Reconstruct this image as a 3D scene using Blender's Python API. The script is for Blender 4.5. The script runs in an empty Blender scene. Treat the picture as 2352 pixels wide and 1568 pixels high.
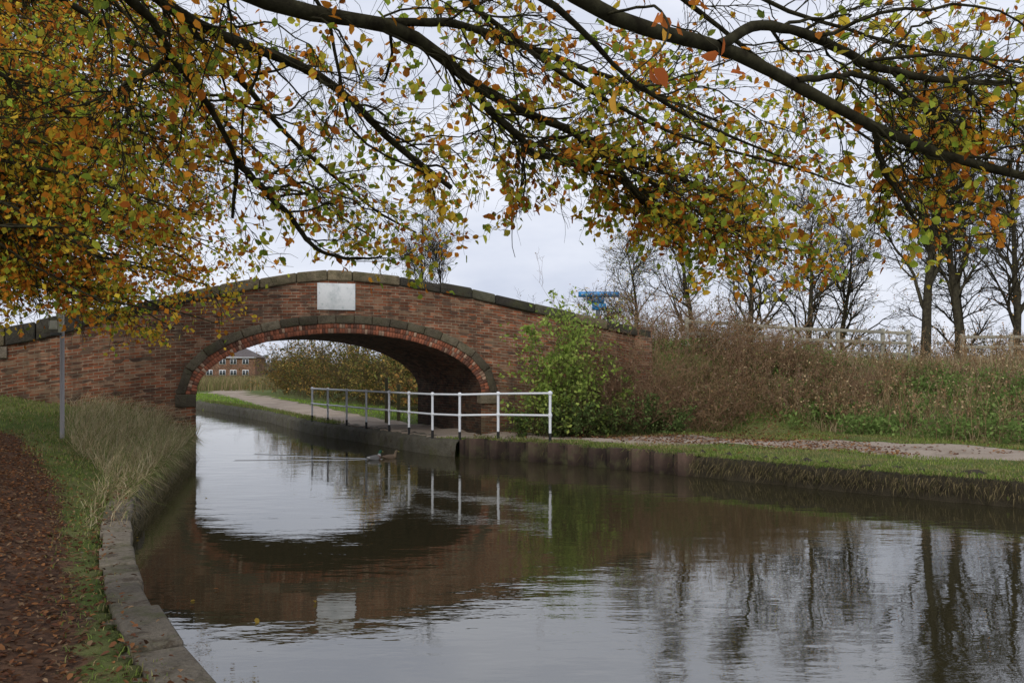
import bpy, math, numpy as np
rng=np.random.default_rng(11)
U=lambda a,b,n=None: rng.uniform(a,b,n)
def nrm(v): return v/np.maximum(np.linalg.norm(v,axis=-1,keepdims=True),1e-9)
def sst(a,b,x):
    t=np.clip((x-a)/(b-a),0,1); return t*t*(3-2*t)
COLL=bpy.context.scene.collection
# ---------------------------------------------------------------- mesh builder
class MB:
    def __init__(s): s.V=[];s.L=[];s.N=[];s.C=[];s.UV=[];s.n=0
    def add(s,V,F,C=(.5,.5,.5),uv=None):
        V=np.asarray(V,float).reshape(-1,3)
        C=np.asarray(C,float)
        if C.ndim==1: C=np.tile(C,(len(V),1))
        s.V.append(V); s.C.append(C.reshape(-1,3))
        s.UV.append(np.zeros((len(V),2)) if uv is None else np.asarray(uv,float).reshape(-1,2))
        if not isinstance(F,list): F=[F]
        for f in F:
            f=np.atleast_2d(np.asarray(f,int)); s.L.append((f+s.n).ravel()); s.N.append(np.full(len(f),f.shape[1]))
        s.n+=len(V)
    def box(s,P,C=(.5,.5,.5)):
        s.add(P,[[0,3,2,1],[4,5,6,7],[0,1,5,4],[1,2,6,5],[2,3,7,6],[3,0,4,7]],C)
    def abox(s,x0,x1,y0,y1,z0,z1,C=(.5,.5,.5)):
        s.box([(x0,y0,z0),(x1,y0,z0),(x1,y1,z0),(x0,y1,z0),(x0,y0,z1),(x1,y0,z1),(x1,y1,z1),(x0,y1,z1)],C)
    def build(s,name,mat,smooth=False,parent=None):
        V=np.concatenate(s.V);C=np.concatenate(s.C);UV=np.concatenate(s.UV)
        L=np.concatenate(s.L);N=np.concatenate(s.N)
        me=bpy.data.meshes.new(name)
        me.vertices.add(len(V));me.vertices.foreach_set('co',V.astype(np.float32).ravel())
        me.loops.add(len(L));me.loops.foreach_set('vertex_index',L.astype(np.int32))
        me.polygons.add(len(N))
        st=np.concatenate([[0],np.cumsum(N)[:-1]]).astype(np.int32)
        me.polygons.foreach_set('loop_start',st)
        me.polygons.foreach_set('loop_total',N.astype(np.int32))
        me.update(calc_edges=True)
        a=me.color_attributes.new('Col','FLOAT_COLOR','POINT')
        a.data.foreach_set('color',np.c_[C,np.ones(len(C))].astype(np.float32).ravel())
        u=me.uv_layers.new(name='UVMap'); u.data.foreach_set('uv',UV[L].astype(np.float32).ravel())
        if smooth: me.polygons.foreach_set('use_smooth',np.ones(len(N),bool))
        me.materials.append(mat)
        me.validate()
        o=bpy.data.objects.new(name,me);COLL.objects.link(o)
        if parent: o.parent=parent
        return o
def empty(name,parent=None):
    o=bpy.data.objects.new(name,None);COLL.objects.link(o);o.parent=parent;o.empty_display_size=.2;return o
def bevel(o,w,seg=2):
    m=o.modifiers.new('bevel','BEVEL');m.width=w;m.segments=seg;m.limit_method='ANGLE'
# ---------------------------------------------------------------- materials
class NT:
    def __init__(s,m): s.t=m.node_tree;s.t.nodes.clear()
    def n(s,ty,ins=None,**kw):
        x=s.t.nodes.new(ty)
        for k,v in kw.items(): setattr(x,k,v)
        if ins:
            for k,v in ins.items():
                if isinstance(v,bpy.types.NodeSocket): s.t.links.new(v,x.inputs[k])
                else: x.inputs[k].default_value=v
        return x
    def mix(s,f,a,b,bt='MIX'):
        x=s.t.nodes.new('ShaderNodeMix');x.data_type='RGBA';x.blend_type=bt
        for i,v in ((0,f),(6,a),(7,b)):
            if isinstance(v,bpy.types.NodeSocket): s.t.links.new(v,x.inputs[i])
            else: x.inputs[i].default_value=(v if i==0 else (*v,1) if len(v)==3 else v)
        return x.outputs[2]
    def m(s,op,a,b=0.,c=0.):
        x=s.t.nodes.new('ShaderNodeMath');x.operation=op
        for i,v in enumerate((a,b,c)):
            if isinstance(v,bpy.types.NodeSocket): s.t.links.new(v,x.inputs[i])
            else: x.inputs[i].default_value=v
        return x.outputs[0]
    def noise(s,vec,scale,detail=4,rough=.6):
        return s.n('ShaderNodeTexNoise',{'Vector':vec,'Scale':scale,'Detail':detail,'Roughness':rough}).outputs[0]
    def ramp(s,f,a,b,c0=(0,0,0,1),c1=(1,1,1,1)):
        r=s.n('ShaderNodeValToRGB',{0:f});r.color_ramp.elements[0].position=a;r.color_ramp.elements[1].position=b
        r.color_ramp.elements[0].color=c0;r.color_ramp.elements[1].color=c1;return r.outputs[0]
def newmat(name):
    m=bpy.data.materials.new(name);m.use_nodes=True;return m,NT(m)
def finish(t,col,rough=.9,height=None,hs=.3,hd=.01,spec=.3,metal=0.):
    p=t.n('ShaderNodeBsdfPrincipled',{'Base Color':col if isinstance(col,bpy.types.NodeSocket) else (*col,1),'Roughness':rough,'Specular IOR Level':spec,'Metallic':metal})
    if height is not None:
        b=t.n('ShaderNodeBump',{'Height':height,'Strength':hs,'Distance':hd});t.t.links.new(b.outputs[0],p.inputs['Normal'])
    o=t.n('ShaderNodeOutputMaterial',{0:p.outputs[0]});return p
def colmat(name,rough=.9,var=.35,scale=6,bs=.5,bd=.01,spec=.25,moss=0,metal=0.,fine=60):
    m,t=newmat(name)
    c=t.n('ShaderNodeAttribute',attribute_name='Col').outputs[0]
    g=t.n('ShaderNodeNewGeometry').outputs['Position']
    n1=t.noise(g,scale);n2=t.noise(g,fine)
    v=t.m('MULTIPLY_ADD',t.m('ADD',n1,n2),var*2,1-2*var)
    cc=t.mix(1.,c,t.n('ShaderNodeCombineColor',{0:v,1:v,2:v}).outputs[0],'MULTIPLY')
    if moss:
        k=t.ramp(t.noise(g,2.3,6,.7),.5,.66)
        cc=t.mix(t.m('MULTIPLY',k,moss),cc,(.07,.07,.03))
        k2=t.ramp(t.noise(g,5.1,6,.75),.54,.63)
        cc=t.mix(t.m('MULTIPLY',k2,moss*.85),cc,(.05,.035,.022))
    finish(t,cc,rough,t.m('ADD',n1,n2),bs,bd,spec,metal)
    return m
def leafmat(name,trans=.45):
    m,t=newmat(name)
    c=t.n('ShaderNodeAttribute',attribute_name='Col').outputs[0]
    d=t.n('ShaderNodeBsdfDiffuse',{0:c})
    tr=t.n('ShaderNodeBsdfTranslucent',{0:c})
    x=t.n('ShaderNodeMixShader',{0:trans,1:d.outputs[0],2:tr.outputs[0]})
    t.n('ShaderNodeOutputMaterial',{0:x.outputs[0]});return m
def barkmat():
    m,t=newmat('bark')
    c=t.n('ShaderNodeAttribute',attribute_name='Col').outputs[0];g=t.n('ShaderNodeNewGeometry').outputs['Position']
    n=t.noise(g,9,4,.7);c=t.mix(t.ramp(n,.35,.7),t.mix(1.,c,(.55,.52,.5),'MULTIPLY'),t.mix(1.,c,(1.5,1.55,1.25),'MULTIPLY'))
    b=t.n('ShaderNodeBump',{'Height':n,'Strength':.7,'Distance':.012})
    t.n('ShaderNodeOutputMaterial',{0:t.n('ShaderNodeBsdfDiffuse',{0:c,'Normal':b.outputs[0]}).outputs[0]});return m
M_leaf=leafmat('autumn_leaf');M_grass=leafmat('grass_blade',.3)
M_bark=barkmat()
M_stone=colmat('weathered_stone',.9,.6,4,1.,.03,moss=.6,fine=30)
M_brickpiece=colmat('brick_voussoir',.9,.35,8,.6,.006)
M_conc=colmat('old_concrete',.9,.6,4,1.,.02,moss=.9,fine=35)
M_rust=colmat('rusted_steel',.85,.5,7,.6,.01,moss=.6)
M_paint=colmat('painted_metal',.45,.1,9,.1,.003,spec=.4)
M_wood=colmat('grey_timber',.85,.3,10,.5,.005)
M_earth=colmat('earth_bank',.95,.5,5,1,.04)
M_feather=colmat('duck_feather',.6,.15,30,.2,.003)
def brickmat(name,dark=1.):
    m,t=newmat(name)
    uv=t.n('ShaderNodeTexCoord').outputs['UV'];g=t.n('ShaderNodeNewGeometry').outputs['Position']
    wob=t.n('ShaderNodeTexNoise',{'Vector':uv,'Scale':3.,'Detail':3.})
    uv2=t.n('ShaderNodeVectorMath',{0:uv,1:t.n('ShaderNodeVectorMath',{0:wob.outputs[1],'Scale':.022},operation='SCALE').outputs[0]},operation='ADD').outputs[0]
    b=t.n('ShaderNodeTexBrick',{'Vector':uv2,'Color1':(.37,.125,.06,1),'Color2':(.17,.085,.055,1),'Mortar':(.37,.30,.21,1),
        'Scale':1.,'Mortar Size':.0095,'Mortar Smooth':.25,'Bias':-.05,'Brick Width':.225,'Row Height':.075})
    c=b.outputs[0]
    mp=t.n('ShaderNodeMapping',{0:uv2,3:(4.44,13.33,1)})
    vo=t.n('ShaderNodeTexVoronoi',{'Vector':mp.outputs[0],'Scale':1.,'Randomness':.6})
    sep=t.n('ShaderNodeSeparateColor',{0:vo.outputs[1]})
    lum=t.m('MULTIPLY_ADD',sep.outputs[2],.75,.5)
    c=t.mix(1.,c,t.n('ShaderNodeCombineColor',{0:lum,1:lum,2:lum}).outputs[0],'MULTIPLY')
    c=t.mix(t.m('MULTIPLY',t.ramp(sep.outputs[0],.8,.85),.5),c,(.42,.27,.17))
    c=t.mix(t.m('MULTIPLY',t.ramp(sep.outputs[1],.82,.86),.6),c,(.07,.05,.04))
    big=t.ramp(t.noise(g,.45,5),.38,.62)
    c=t.mix(t.m('MULTIPLY',big,.7),c,t.mix(1.,c,(.5,.52,.5),'MULTIPLY'))
    st=t.n('ShaderNodeMapping',{0:g,3:(2.2,2.2,.35)}).outputs[0]
    c=t.mix(t.m('MULTIPLY',t.ramp(t.noise(st,1.4,6,.7),.5,.72),.65),c,(.055,.045,.034))
    n2=t.ramp(t.noise(g,1.6,7,.75),.52,.7)
    c=t.mix(t.m('MULTIPLY',n2,.5),c,(.25,.19,.12))
    z=t.n('ShaderNodeSeparateXYZ',{0:g}).outputs[2]
    low=t.m('MULTIPLY',t.m('SUBTRACT',1.5,z),t.noise(g,3,5));
    low=t.n('ShaderNodeClamp',{0:low}).outputs[0]
    c=t.mix(low,c,(.038,.04,.022))
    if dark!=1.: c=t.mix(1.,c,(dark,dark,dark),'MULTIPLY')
    h=t.m('ADD',t.m('MULTIPLY',b.outputs[1],-1.),t.noise(g,50,4))
    finish(t,c,.92,h,.9,.014,.2);return m
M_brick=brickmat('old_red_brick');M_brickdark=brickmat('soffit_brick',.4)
# ground
def groundmat():
    m,t=newmat('ground')
    g=t.n('ShaderNodeNewGeometry').outputs['Position']
    a=t.n('ShaderNodeAttribute',attribute_name='Col').outputs[0]
    s=t.n('ShaderNodeSeparateColor',{0:a})
    nz=t.m('SUBTRACT',t.noise(g,5,6,.7),.5)
    nf=t.noise(g,45,4,.7);nm=t.noise(g,1.2,5)
    def mask(o,k=.9): return t.ramp(t.m('ADD',o,t.m('MULTIPLY',nz,k)),.42,.58)
    grass=t.mix(t.ramp(nf,.3,.7),(.04,.055,.015),(.12,.165,.035))
    grass=t.mix(t.ramp(nm,.45,.65),grass,(.15,.15,.055))
    dry=t.mix(t.ramp(nf,.3,.7),(.06,.055,.025),(.17,.14,.07))
    c=t.mix(mask(s.outputs[2],1.4),grass,dry)
    grav=t.mix(t.ramp(nf,.3,.7),(.27,.215,.165),(.45,.375,.305))
    grav=t.mix(t.m('MULTIPLY',t.ramp(nm,.45,.6),.4),grav,(.17,.13,.09))
    c=t.mix(mask(s.outputs[0],.6),c,grav)
    vo=t.n('ShaderNodeTexVoronoi',{'Vector':g,'Scale':22.})
    lit=t.mix(t.n('ShaderNodeSeparateColor',{0:vo.outputs[1]}).outputs[0],(.04,.022,.014),(.13,.07,.04))
    c=t.mix(mask(s.outputs[1],1.2),c,lit)
    finish(t,c,.95,t.m('ADD',nf,t.m('MULTIPLY',nz,2.)),.8,.03,.15);return m
M_ground=groundmat()
def watermat():
    m,t=newmat('canal_water')
    g=t.n('ShaderNodeNewGeometry').outputs['Position']
    mp=t.n('ShaderNodeMapping',{0:g,2:(0,0,-.25),3:(1.,2.4,1.)}).outputs[0]
    n1=t.noise(mp,1.3,2,.45);n2=t.noise(mp,6.5,2,.5)
    patch=t.ramp(t.noise(g,.2,3),.45,.7)
    amp=t.m('MULTIPLY_ADD',patch,1.,.3)
    h=t.m('MULTIPLY',t.m('ADD',n1,t.m('MULTIPLY',n2,.2)),amp)
    sx=t.n('ShaderNodeSeparateXYZ',{0:g})
    X=t.m('SUBTRACT',-2.9,sx.outputs[0]);Y=t.m('ABSOLUTE',t.m('SUBTRACT',sx.outputs[1],t.m('MULTIPLY_ADD',X,.12,20.4)))
    q=t.m('DIVIDE',t.m('SUBTRACT',Y,t.m('MULTIPLY',X,.22)),.07)
    w=t.m('POWER',2.718,t.m('MULTIPLY',t.m('MULTIPLY',q,q),-1.))
    w=t.m('MULTIPLY',w,t.m('MULTIPLY',t.m('GREATER_THAN',X,0.),t.m('LESS_THAN',X,3.5)))
    h=t.m('ADD',h,t.m('MULTIPLY',w,1.3))
    b=t.n('ShaderNodeBump',{'Height':h,'Strength':1.,'Distance':.0078})
    d=t.n('ShaderNodeBsdfDiffuse',{0:(.032,.028,.014,1),'Normal':b.outputs[0]})
    gl=t.n('ShaderNodeBsdfGlossy',{0:(.96,.96,.95,1),'Roughness':.012,'Normal':b.outputs[0]})
    f=t.n('ShaderNodeFresnel',{0:3.1,1:b.outputs[0]})
    x=t.n('ShaderNodeMixShader',{0:f.outputs[0],1:d.outputs[0],2:gl.outputs[0]})
    t.n('ShaderNodeOutputMaterial',{0:x.outputs[0]});return m
M_water=watermat()
# ---------------------------------------------------------------- plan of the place
LE=np.array([(60,-45),(25,-16),(6,-3),(1.5,.9),(-.4,2.9),(-1.64,4.62),(-2.11,5.35),(-2.65,6.26),(-3.3,7.55),(-3.85,8.75),(-4.6,10.4),(-5.2,12),(-5.7,13.9),(-6.3,16),(-7.0,18.5),(-7.62,21),(-9.85,25.8),(-12,30),(-18,40),(-27,52),(-40,62),(-80,78)],float)
RE=np.array([(75,-30),(30,-9),(14,7),(7.7,12.9),(5.75,14.6),(4.26,16.2),(3.4,17.1),(2.07,18.4),(.9,19.4),(-.3,20.4),(-1.35,20.9),(-2.15,21.7),(-2.95,22.9),(-3.65,24.1),(-4.5,25.4),(-6.2,27.9),(-7.2,29.8),(-10.5,36.6),(-16.8,47),(-24,58),(-36,70),(-76,90)],float)
CANAL=np.concatenate([LE,RE[::-1]])
PATH=np.array([(40,-10),(22,6),(12.2,15),(10,17),(7.7,18.8),(5.3,20.2),(2.35,21.1),(.5,21.6),(-1.5,22.7),(-2.9,25),(-4.3,27.5),(-6.6,32),(-11.4,43),(-17,56),(-21.5,65),(-25,78),(-25,100)],float)
PW=np.array([1.6,1.6,1.6,1.5,1.4,1.15,.95,.8,.95,1.1,1.1,1.1,1.1,1.1,1.2,1.3,1.3])
LPATH=np.array([(3,-3),(-.9,1.3),(-2.75,4.3),(-3.3,5.4),(-4.1,6.9),(-5.1,8.9),(-6.4,11.4),(-9.,15.2),(-12.5,18),(-20,19)],float)
LW=np.array([.6,.6,.5,.48,.45,.38,.33,.33,.35,.4])
def pdist(P,line,w=None):
    best=np.full(len(P),1e9);bw=np.zeros(len(P))
    for i in range(len(line)-1):
        a,b=line[i],line[i+1];ab=b-a
        t=np.clip(((P-a)@ab)/(ab@ab),0,1)
        d=np.linalg.norm(P-(a+t[:,None]*ab),axis=1)
        k=d<best;best[k]=d[k]
        if w is not None: bw[k]=(w[i]+(w[i+1]-w[i])*t)[k]
    return (best,bw) if w is not None else best
def inside(P,poly):
    x,y=P.T;c=np.zeros(len(P),bool)
    for i in range(len(poly)):
        x1,y1=poly[i];x2,y2=poly[i-1]
        if y1==y2: continue
        c^=((y1>y)!=(y2>y))&(x<(x2-x1)*(y-y1)/(y2-y1)+x1)
    return c
O2=np.array([-7.62,21.]);S2=nrm(np.array([.959,.282]));N2=np.array([-S2[1],S2[0]]);T2=nrm(np.array([-.42,.908]))
BW=5.2;SP=7.09
ps=np.array([-12,-5.5,-4.2,-3.04,-2.07,-.98,-.1,.7,1.5,2.4,3.1,3.85,5.07,6.8,8.12,9.48,10.75,12,14])
pz=np.array([2.8,2.82,2.92,3.17,3.47,3.76,3.99,4.18,4.34,4.51,4.59,4.585,4.49,4.22,3.95,3.70,3.43,3.2,3.0])
ptop=lambda s: np.interp(s,ps,pz)
road=np.array([(-40,18,1.5),(-20,20,1.6),(-12.2,22.3,2.2),(-8.2,23.4,2.9),(-4.95,24.4,3.5),(-1,25.6,3.1),(2.7,26.6,2.6),(8,29,2.35),(15,31.5,2.15),(30,35,1.9),(90,45,1.6)])
def H(P):
    P=np.asarray(P,float).reshape(-1,2);x,y=P.T
    ins=inside(P,CANAL);dL=pdist(P,LE);dR=pdist(P,RE);dm=np.minimum(dL,dR)
    rel=P-O2;s=rel@S2;t=rel@N2
    eL=dL
    hl=.42+.2*np.clip(eL-.5,0,5)*sst(0,9,y)+.35*sst(15,20,y)*sst(.3,.9,eL)
    hr=.42+1.75*sst(7.2,14.5,dR)*sst(1,6,x)
    h=np.where(dL<dR,hl,hr)
    bd=np.full(len(P),1e9);bz=np.zeros(len(P))
    for i in range(len(road)-1):
        a,b=road[i],road[i+1];ab=b[:2]-a[:2];q=np.clip(((P-a[:2])@ab)/(ab@ab),0,1)
        d=np.linalg.norm(P-(a[:2]+q[:,None]*ab),axis=1);k=d<bd;bd[k]=d[k];bz[k]=(a[2]+q*(b[2]-a[2]))[k]
    hro=bz-np.clip(bd-2.4,0,50)/1.5
    fac=np.ones(len(P))
    mid=(s>-.6)&(s<SP+.5)
    fac[mid]=0
    out=((t<.35)|(t>BW-.5))
    f2=np.where(s>3,sst(SP+.8,12.5,s),sst(4,9,-s))
    fac=np.where(out,f2,fac)
    fac=np.where((dR<dL)&(t<.3),fac*sst(5.5,9.,dR),fac)
    h=np.maximum(h,h+(hro-h)*fac*(hro>h))
    n=.03*np.sin(x*1.7+y*.6)+.025*np.sin(y*2.3-x*1.1)+.015*np.sin(x*5.1+3*np.sin(y*2.))
    h=h+n*sst(.4,1.5,dm)
    low=ins|(dm<.2)
    return np.where(low,-.9,h),ins,dL,dR
def masks(P):
    dp,wp=pdist(P,PATH,PW);dl,wl=pdist(P,LPATH,LW)
    path=1-sst(-.25,.25,dp-wp);lit=1-sst(-.3,.5,dl-wl)
    return path,lit
def axis(lo,a,b,hi,st):
    f=np.arange(a,b,st);r=[];v=b;q=st
    while v<hi: r.append(v);q*=1.13;v+=q
    r.append(hi);l=[];v=a;q=st
    while v>lo: q*=1.13;v-=q;l.append(v)
    return np.array(sorted(l)+list(f)+r)
ax=axis(-700,-14,16,700,.13);ay=axis(-60,2.5,33,900,.13)
GX,GY=np.meshgrid(ax,ay,indexing='ij');GP=np.c_[GX.ravel(),GY.ravel()]
gh,gi,gL,gR=H(GP)
pa,li=masks(GP)
dry=np.where((gR<gL),sst(7.6,9.5,gR)*.7,0)*sst(-1,4,GP[:,0])+np.where(gL<gR,.25*sst(16,19,GP[:,1]),0)
far=sst(60,120,np.hypot(*GP.T));dry=np.maximum(dry,far*.35)
li=np.maximum(li,np.where((gR<gL)&(GP[:,1]<25)&(GP[:,0]>0),.6*np.exp(-((GP[:,0]-3.)/3.4)**2)*sst(2.6,3.6,gR)*(1-sst(4.5,6,gR)),0))
g=MB();nx,ny=len(ax),len(ay)
i=np.arange(nx-1)[:,None]*ny+np.arange(ny-1)[None];i=i.ravel()
g.add(np.c_[GP,gh],np.c_[i,i+ny,i+ny+1,i+1],np.c_[pa,li,dry])
g.build('ground',M_ground,True)
w=MB();w.add([(-700,-60,0),(700,-60,0),(700,900,0),(-700,900,0)],[[0,1,2,3]]);w.build('canal_water',M_water)
# ---------------------------------------------------------------- helpers: polylines
def resamp(line,step):
    line=np.asarray(line,float);d=np.r_[0,np.cumsum(np.linalg.norm(np.diff(line,axis=0),axis=1))]
    q=np.arange(0,d[-1],step);return np.stack([np.interp(q,d,line[:,k]) for k in range(line.shape[1])],1)
def smoothline(line,n=3):
    line=np.asarray(line,float)
    for _ in range(n):
        q=line[:-1]*.75+line[1:]*.25;r=line[:-1]*.25+line[1:]*.75
        line=np.concatenate([line[:1],np.stack([q,r],1).reshape(-1,line.shape[1]),line[-1:]])
    return line
def landn(l,i=20):
    t=nrm(np.gradient(l,axis=0));n=np.c_[-t[:,1],t[:,0]]
    return -n if inside((l[i]+n[i]*.4)[None],CANAL)[0] else n
def wallstrip(mb,l,n,prof,col,jit=.01):
    k=len(prof);V=np.zeros((len(l),k,3))
    for j,(o,z) in enumerate(prof):
        oo=o+rng.normal(0,jit,len(l));V[:,j,:2]=l+n*oo[:,None];V[:,j,2]=z+rng.normal(0,jit,len(l))
    i=(np.arange(len(l)-1)[:,None]*k+np.arange(k-1)[None]).ravel()
    mb.add(V,np.c_[i,i+k,i+k+1,i+1],col)
lp=resamp(smoothline(LE[2:16],1),.08);ln=landn(lp)
par=empty('canal_bank_coping')
mb=MB();wallstrip(mb,lp,ln,[(.03,-1),(.03,-.02),(.035,.14),(.03,.3),(.1,.36),(.38,.4),(.6,.36)],(.17,.145,.105),.016);mb.build('retaining_wall',M_conc,False,par)
mb=MB();i=0
while i<len(lp)-14:
    n=int(U(9,13));j=min(i+n,len(lp)-1);a,b=lp[i]+(lp[i+1]-lp[i])*.25,lp[j]
    if lp[i][1]<12.5:
        dz=U(-.016,.008)-.02*sst(9,12,a[1]);c=np.array((.17,.145,.11))*U(.6,1.15)
        wd=.25+U(-.02,.02);sh=U(-.02,.012)
        na,nb=ln[i],ln[j];P=[]
        for z in (.28,.45+dz):
            P+=[(*(a-na*(.03+sh)),z),(*(b-nb*(.03+sh+U(-.015,.015))),z),(*(b+nb*wd),z+U(-.006,.006)),(*(a+na*wd),z)]
        mb.box(P,c)
    i=j
bevel(mb.build('coping_slabs',M_conc,False,par),.022,3)
# sheet piling
def sub(line,x0,x1):
    l=resamp(line,.02);k=(l[:,0]<=x1)&(l[:,0]>=x0);return l[k]
pl=sub(RE,-1.3,3.55);pn=landn(pl,30)
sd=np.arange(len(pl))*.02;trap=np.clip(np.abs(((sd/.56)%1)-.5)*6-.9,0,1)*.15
mb=MB();V=np.zeros((len(pl),5,3));pan=np.arange(len(pl))//28;pz_=rng.normal(0,.02,pan.max()+1)[pan]
for j,(o,z) in enumerate([(-.04,-1),(-.04,.0),(-.04,.43),(.15,.435),(.55,.42)]):
    V[:,j,:2]=pl+pn*(o+(trap if j<3 else trap*0))[:,None];V[:,j,2]=z+(pz_ if 1<j<4 else 0)
i=(np.arange(len(pl)-1)[:,None]*5+np.arange(4)[None]).ravel()
cc=np.array((.075,.047,.034))*(.45+1.*rng.random((pan.max()+1,1)))[pan]*np.where((np.arange(len(pl))%28<2),.4,1.)[:,None]*(1-.35*trap/.15)[:,None]  # recesses and interlock grooves darkened as painted shade, over random rust tone per pan
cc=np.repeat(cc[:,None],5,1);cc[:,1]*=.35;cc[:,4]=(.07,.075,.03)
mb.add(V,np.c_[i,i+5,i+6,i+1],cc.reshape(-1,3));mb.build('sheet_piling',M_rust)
pl2=resamp(smoothline(RE[10:21],1),.15);pn2=landn(pl2,5)
mb=MB();wallstrip(mb,pl2,pn2,[(.0,-1),(.0,.0),(.02,.3),(.08,.38),(.5,.425)],(.085,.078,.058),.02);mb.build('stone_edging',M_conc)
pl4=resamp(LE[16:21],.3);mb=MB();wallstrip(mb,pl4,landn(pl4,5),[(.0,-1),(.05,.36),(.5,.43)],(.085,.075,.05),.02);mb.build('stone_edging',M_conc)
pl3=resamp(RE[1:7],.1);pn3=landn(pl3,35)
mb=MB();wallstrip(mb,pl3,pn3,[(.12,-1),(.1,-.02),(.16,.12),(.1,.26),(.16,.38),(.5,.43)],(.055,.045,.028),.035);mb.build('earth_bank',M_earth,True)
# ---------------------------------------------------------------- bridge
B=empty('brick_arch_bridge')
def W(s,t,z,proud=0.):
    s,t,z,pr=np.broadcast_arrays(np.asarray(s,float),np.asarray(t,float),np.asarray(z,float),np.asarray(proud,float))
    p=O2+s[...,None]*S2+t[...,None]*T2-N2*pr[...,None]
    return np.concatenate([p,z[...,None]],-1)
A_,B_,ZS=SP/2,1.52,1.5
arc=lambda s: ZS+B_*np.sqrt(np.clip(1-((s-A_)/A_)**2,0,1))
def face(mb,ss,zb,zt,t,rows=14):
    r=np.linspace(0,1,rows);Z=zb[:,None]+(zt-zb)[:,None]*r[None];Sg=np.repeat(ss[:,None],rows,1)
    P=W(Sg,t,Z,.008*np.sin(Sg*2.3+Z*3)*np.sin(Sg*.9+1))
    uv=np.stack([Sg,Z+.012*(Sg-3.2)**2],-1)
    i=(np.arange(len(ss)-1)[:,None]*rows+np.arange(rows-1)[None]).ravel()
    mb.add(P,np.c_[i,i+rows,i+rows+1,i+1],(.3,.3,.3),uv)
mb=MB();TH=.42
for t in (0,TH,BW-TH,BW):
    sl=np.arange(-10,.001,.2);sl[-1]=0;face(mb,sl,np.full(len(sl),-.9),ptop(sl)-.24,t)
    sm=A_-A_*np.cos(np.linspace(0,np.pi,70));face(mb,sm,arc(sm),ptop(sm)-.24,t)
    sr=np.linspace(SP,11.5,28);face(mb,sr,np.full(len(sr),-.9),ptop(sr)-.24,t)
for s0,s1,t0 in ((11.5,12.,-.06),(11.5,12.,BW-.5),(-10.6,-10,-.06),(-10.6,-10,BW-.5)):
    P=[]
    for z in (-.5,float(ptop(s0))):
        P+=[W(s0,t0,z),W(s1,t0,z),W(s1,t0+.55,z),W(s0,t0+.55,z)]
    P=np.array(P);mb.add(P,[[0,1,5,4],[1,2,6,5],[2,3,7,6],[3,0,4,7],[4,5,6,7]],(.3,.3,.3),np.c_[(P-P[0])@np.r_[S2,0]+(P-P[0])@np.r_[N2,0],P[:,2]])
mb.build('brick_faces',M_brick,False,B)
mb=MB();th=np.linspace(0,np.pi,60);bs=A_-A_*np.cos(th);bz=ZS+B_*np.sin(th)
bs=np.r_[0,0,bs,SP,SP];bz=np.r_[-.9,.4,bz,.4,-.9]
al=np.r_[0,np.cumsum(np.hypot(np.diff(bs),np.diff(bz)))];tt=np.linspace(0,BW,20)
P=W(bs[:,None],tt[None],bz[:,None]);uv=np.stack([np.repeat(tt[None],len(bs),0),np.repeat(al[:,None],20,1)],-1)
i=(np.arange(len(bs)-1)[:,None]*20+np.arange(19)[None]).ravel()
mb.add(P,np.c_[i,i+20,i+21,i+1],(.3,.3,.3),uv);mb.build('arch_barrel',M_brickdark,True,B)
mb=MB();sd=np.linspace(-10,12.0,60);P=np.stack([W(sd,TH,ptop(sd)-1.1),W(sd,BW-TH,ptop(sd)-1.1)],1)
i=np.arange(59)*2;mb.add(P,np.c_[i,i+2,i+3,i+1],(.06,.06,.06));mb.build('road_deck',M_conc,False,B)
def ring(mb,r0,r1,n,t0,t1,cols,gap):
    th=np.linspace(0,np.pi,4000);x=-A_*np.cos(th);z=B_*np.sin(th)
    L=np.r_[0,np.cumsum(np.hypot(np.diff(x),np.diff(z)))];q=np.linspace(0,L[-1],n+1)
    for k in range(n):
        a=np.interp(q[k]+gap,L,th);b=np.interp(q[k+1]-gap,L,th);Q=[]
        j=rng.normal(0,.004);rj=rng.normal(0,.004)
        for t in (t0+j,t1):
            for (an,r) in ((a,r0+rj),(b,r0+rj),(b,r1),(a,r1)):
                nx_,nz_=nrm(np.array([-math.cos(an)/A_,math.sin(an)/B_]))
                Q.append(W(A_-A_*math.cos(an)+nx_*r,0,ZS+B_*math.sin(an)+nz_*r,-t))
        mb.box(Q,cols())
def bc():
    r=rng.random();b=np.array((.31,.11,.06)) if r<.55 else np.array((.16,.075,.05)) if r<.82 else np.array((.38,.25,.17))
    return b*U(.6,1.1)
mb=MB();ring(mb,.0,.115,118,-.022,.2,bc,.004);ring(mb,.122,.235,120,-.02,.2,bc,.004)
bevel(mb.build('arch_brick_ring',M_brickpiece,False,B),.004,1)
def sc(): return np.array((.145,.12,.08))*U(.45,1.35)
mb=MB();ring(mb,.245,.46,19,-.05,.2,sc,.006)
for s0,s1 in ((-.47,.0),(SP,SP+.47)):
    P=[]
    for z in (1.2,1.5): P+=[W(s0,0,z,.055),W(s1,0,z,.055),W(s1,.3,z),W(s0,.3,z)]
    mb.box(P,sc())
bevel(mb.build('arch_stone_hood',M_stone,False,B),.02)
mb=MB()
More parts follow.
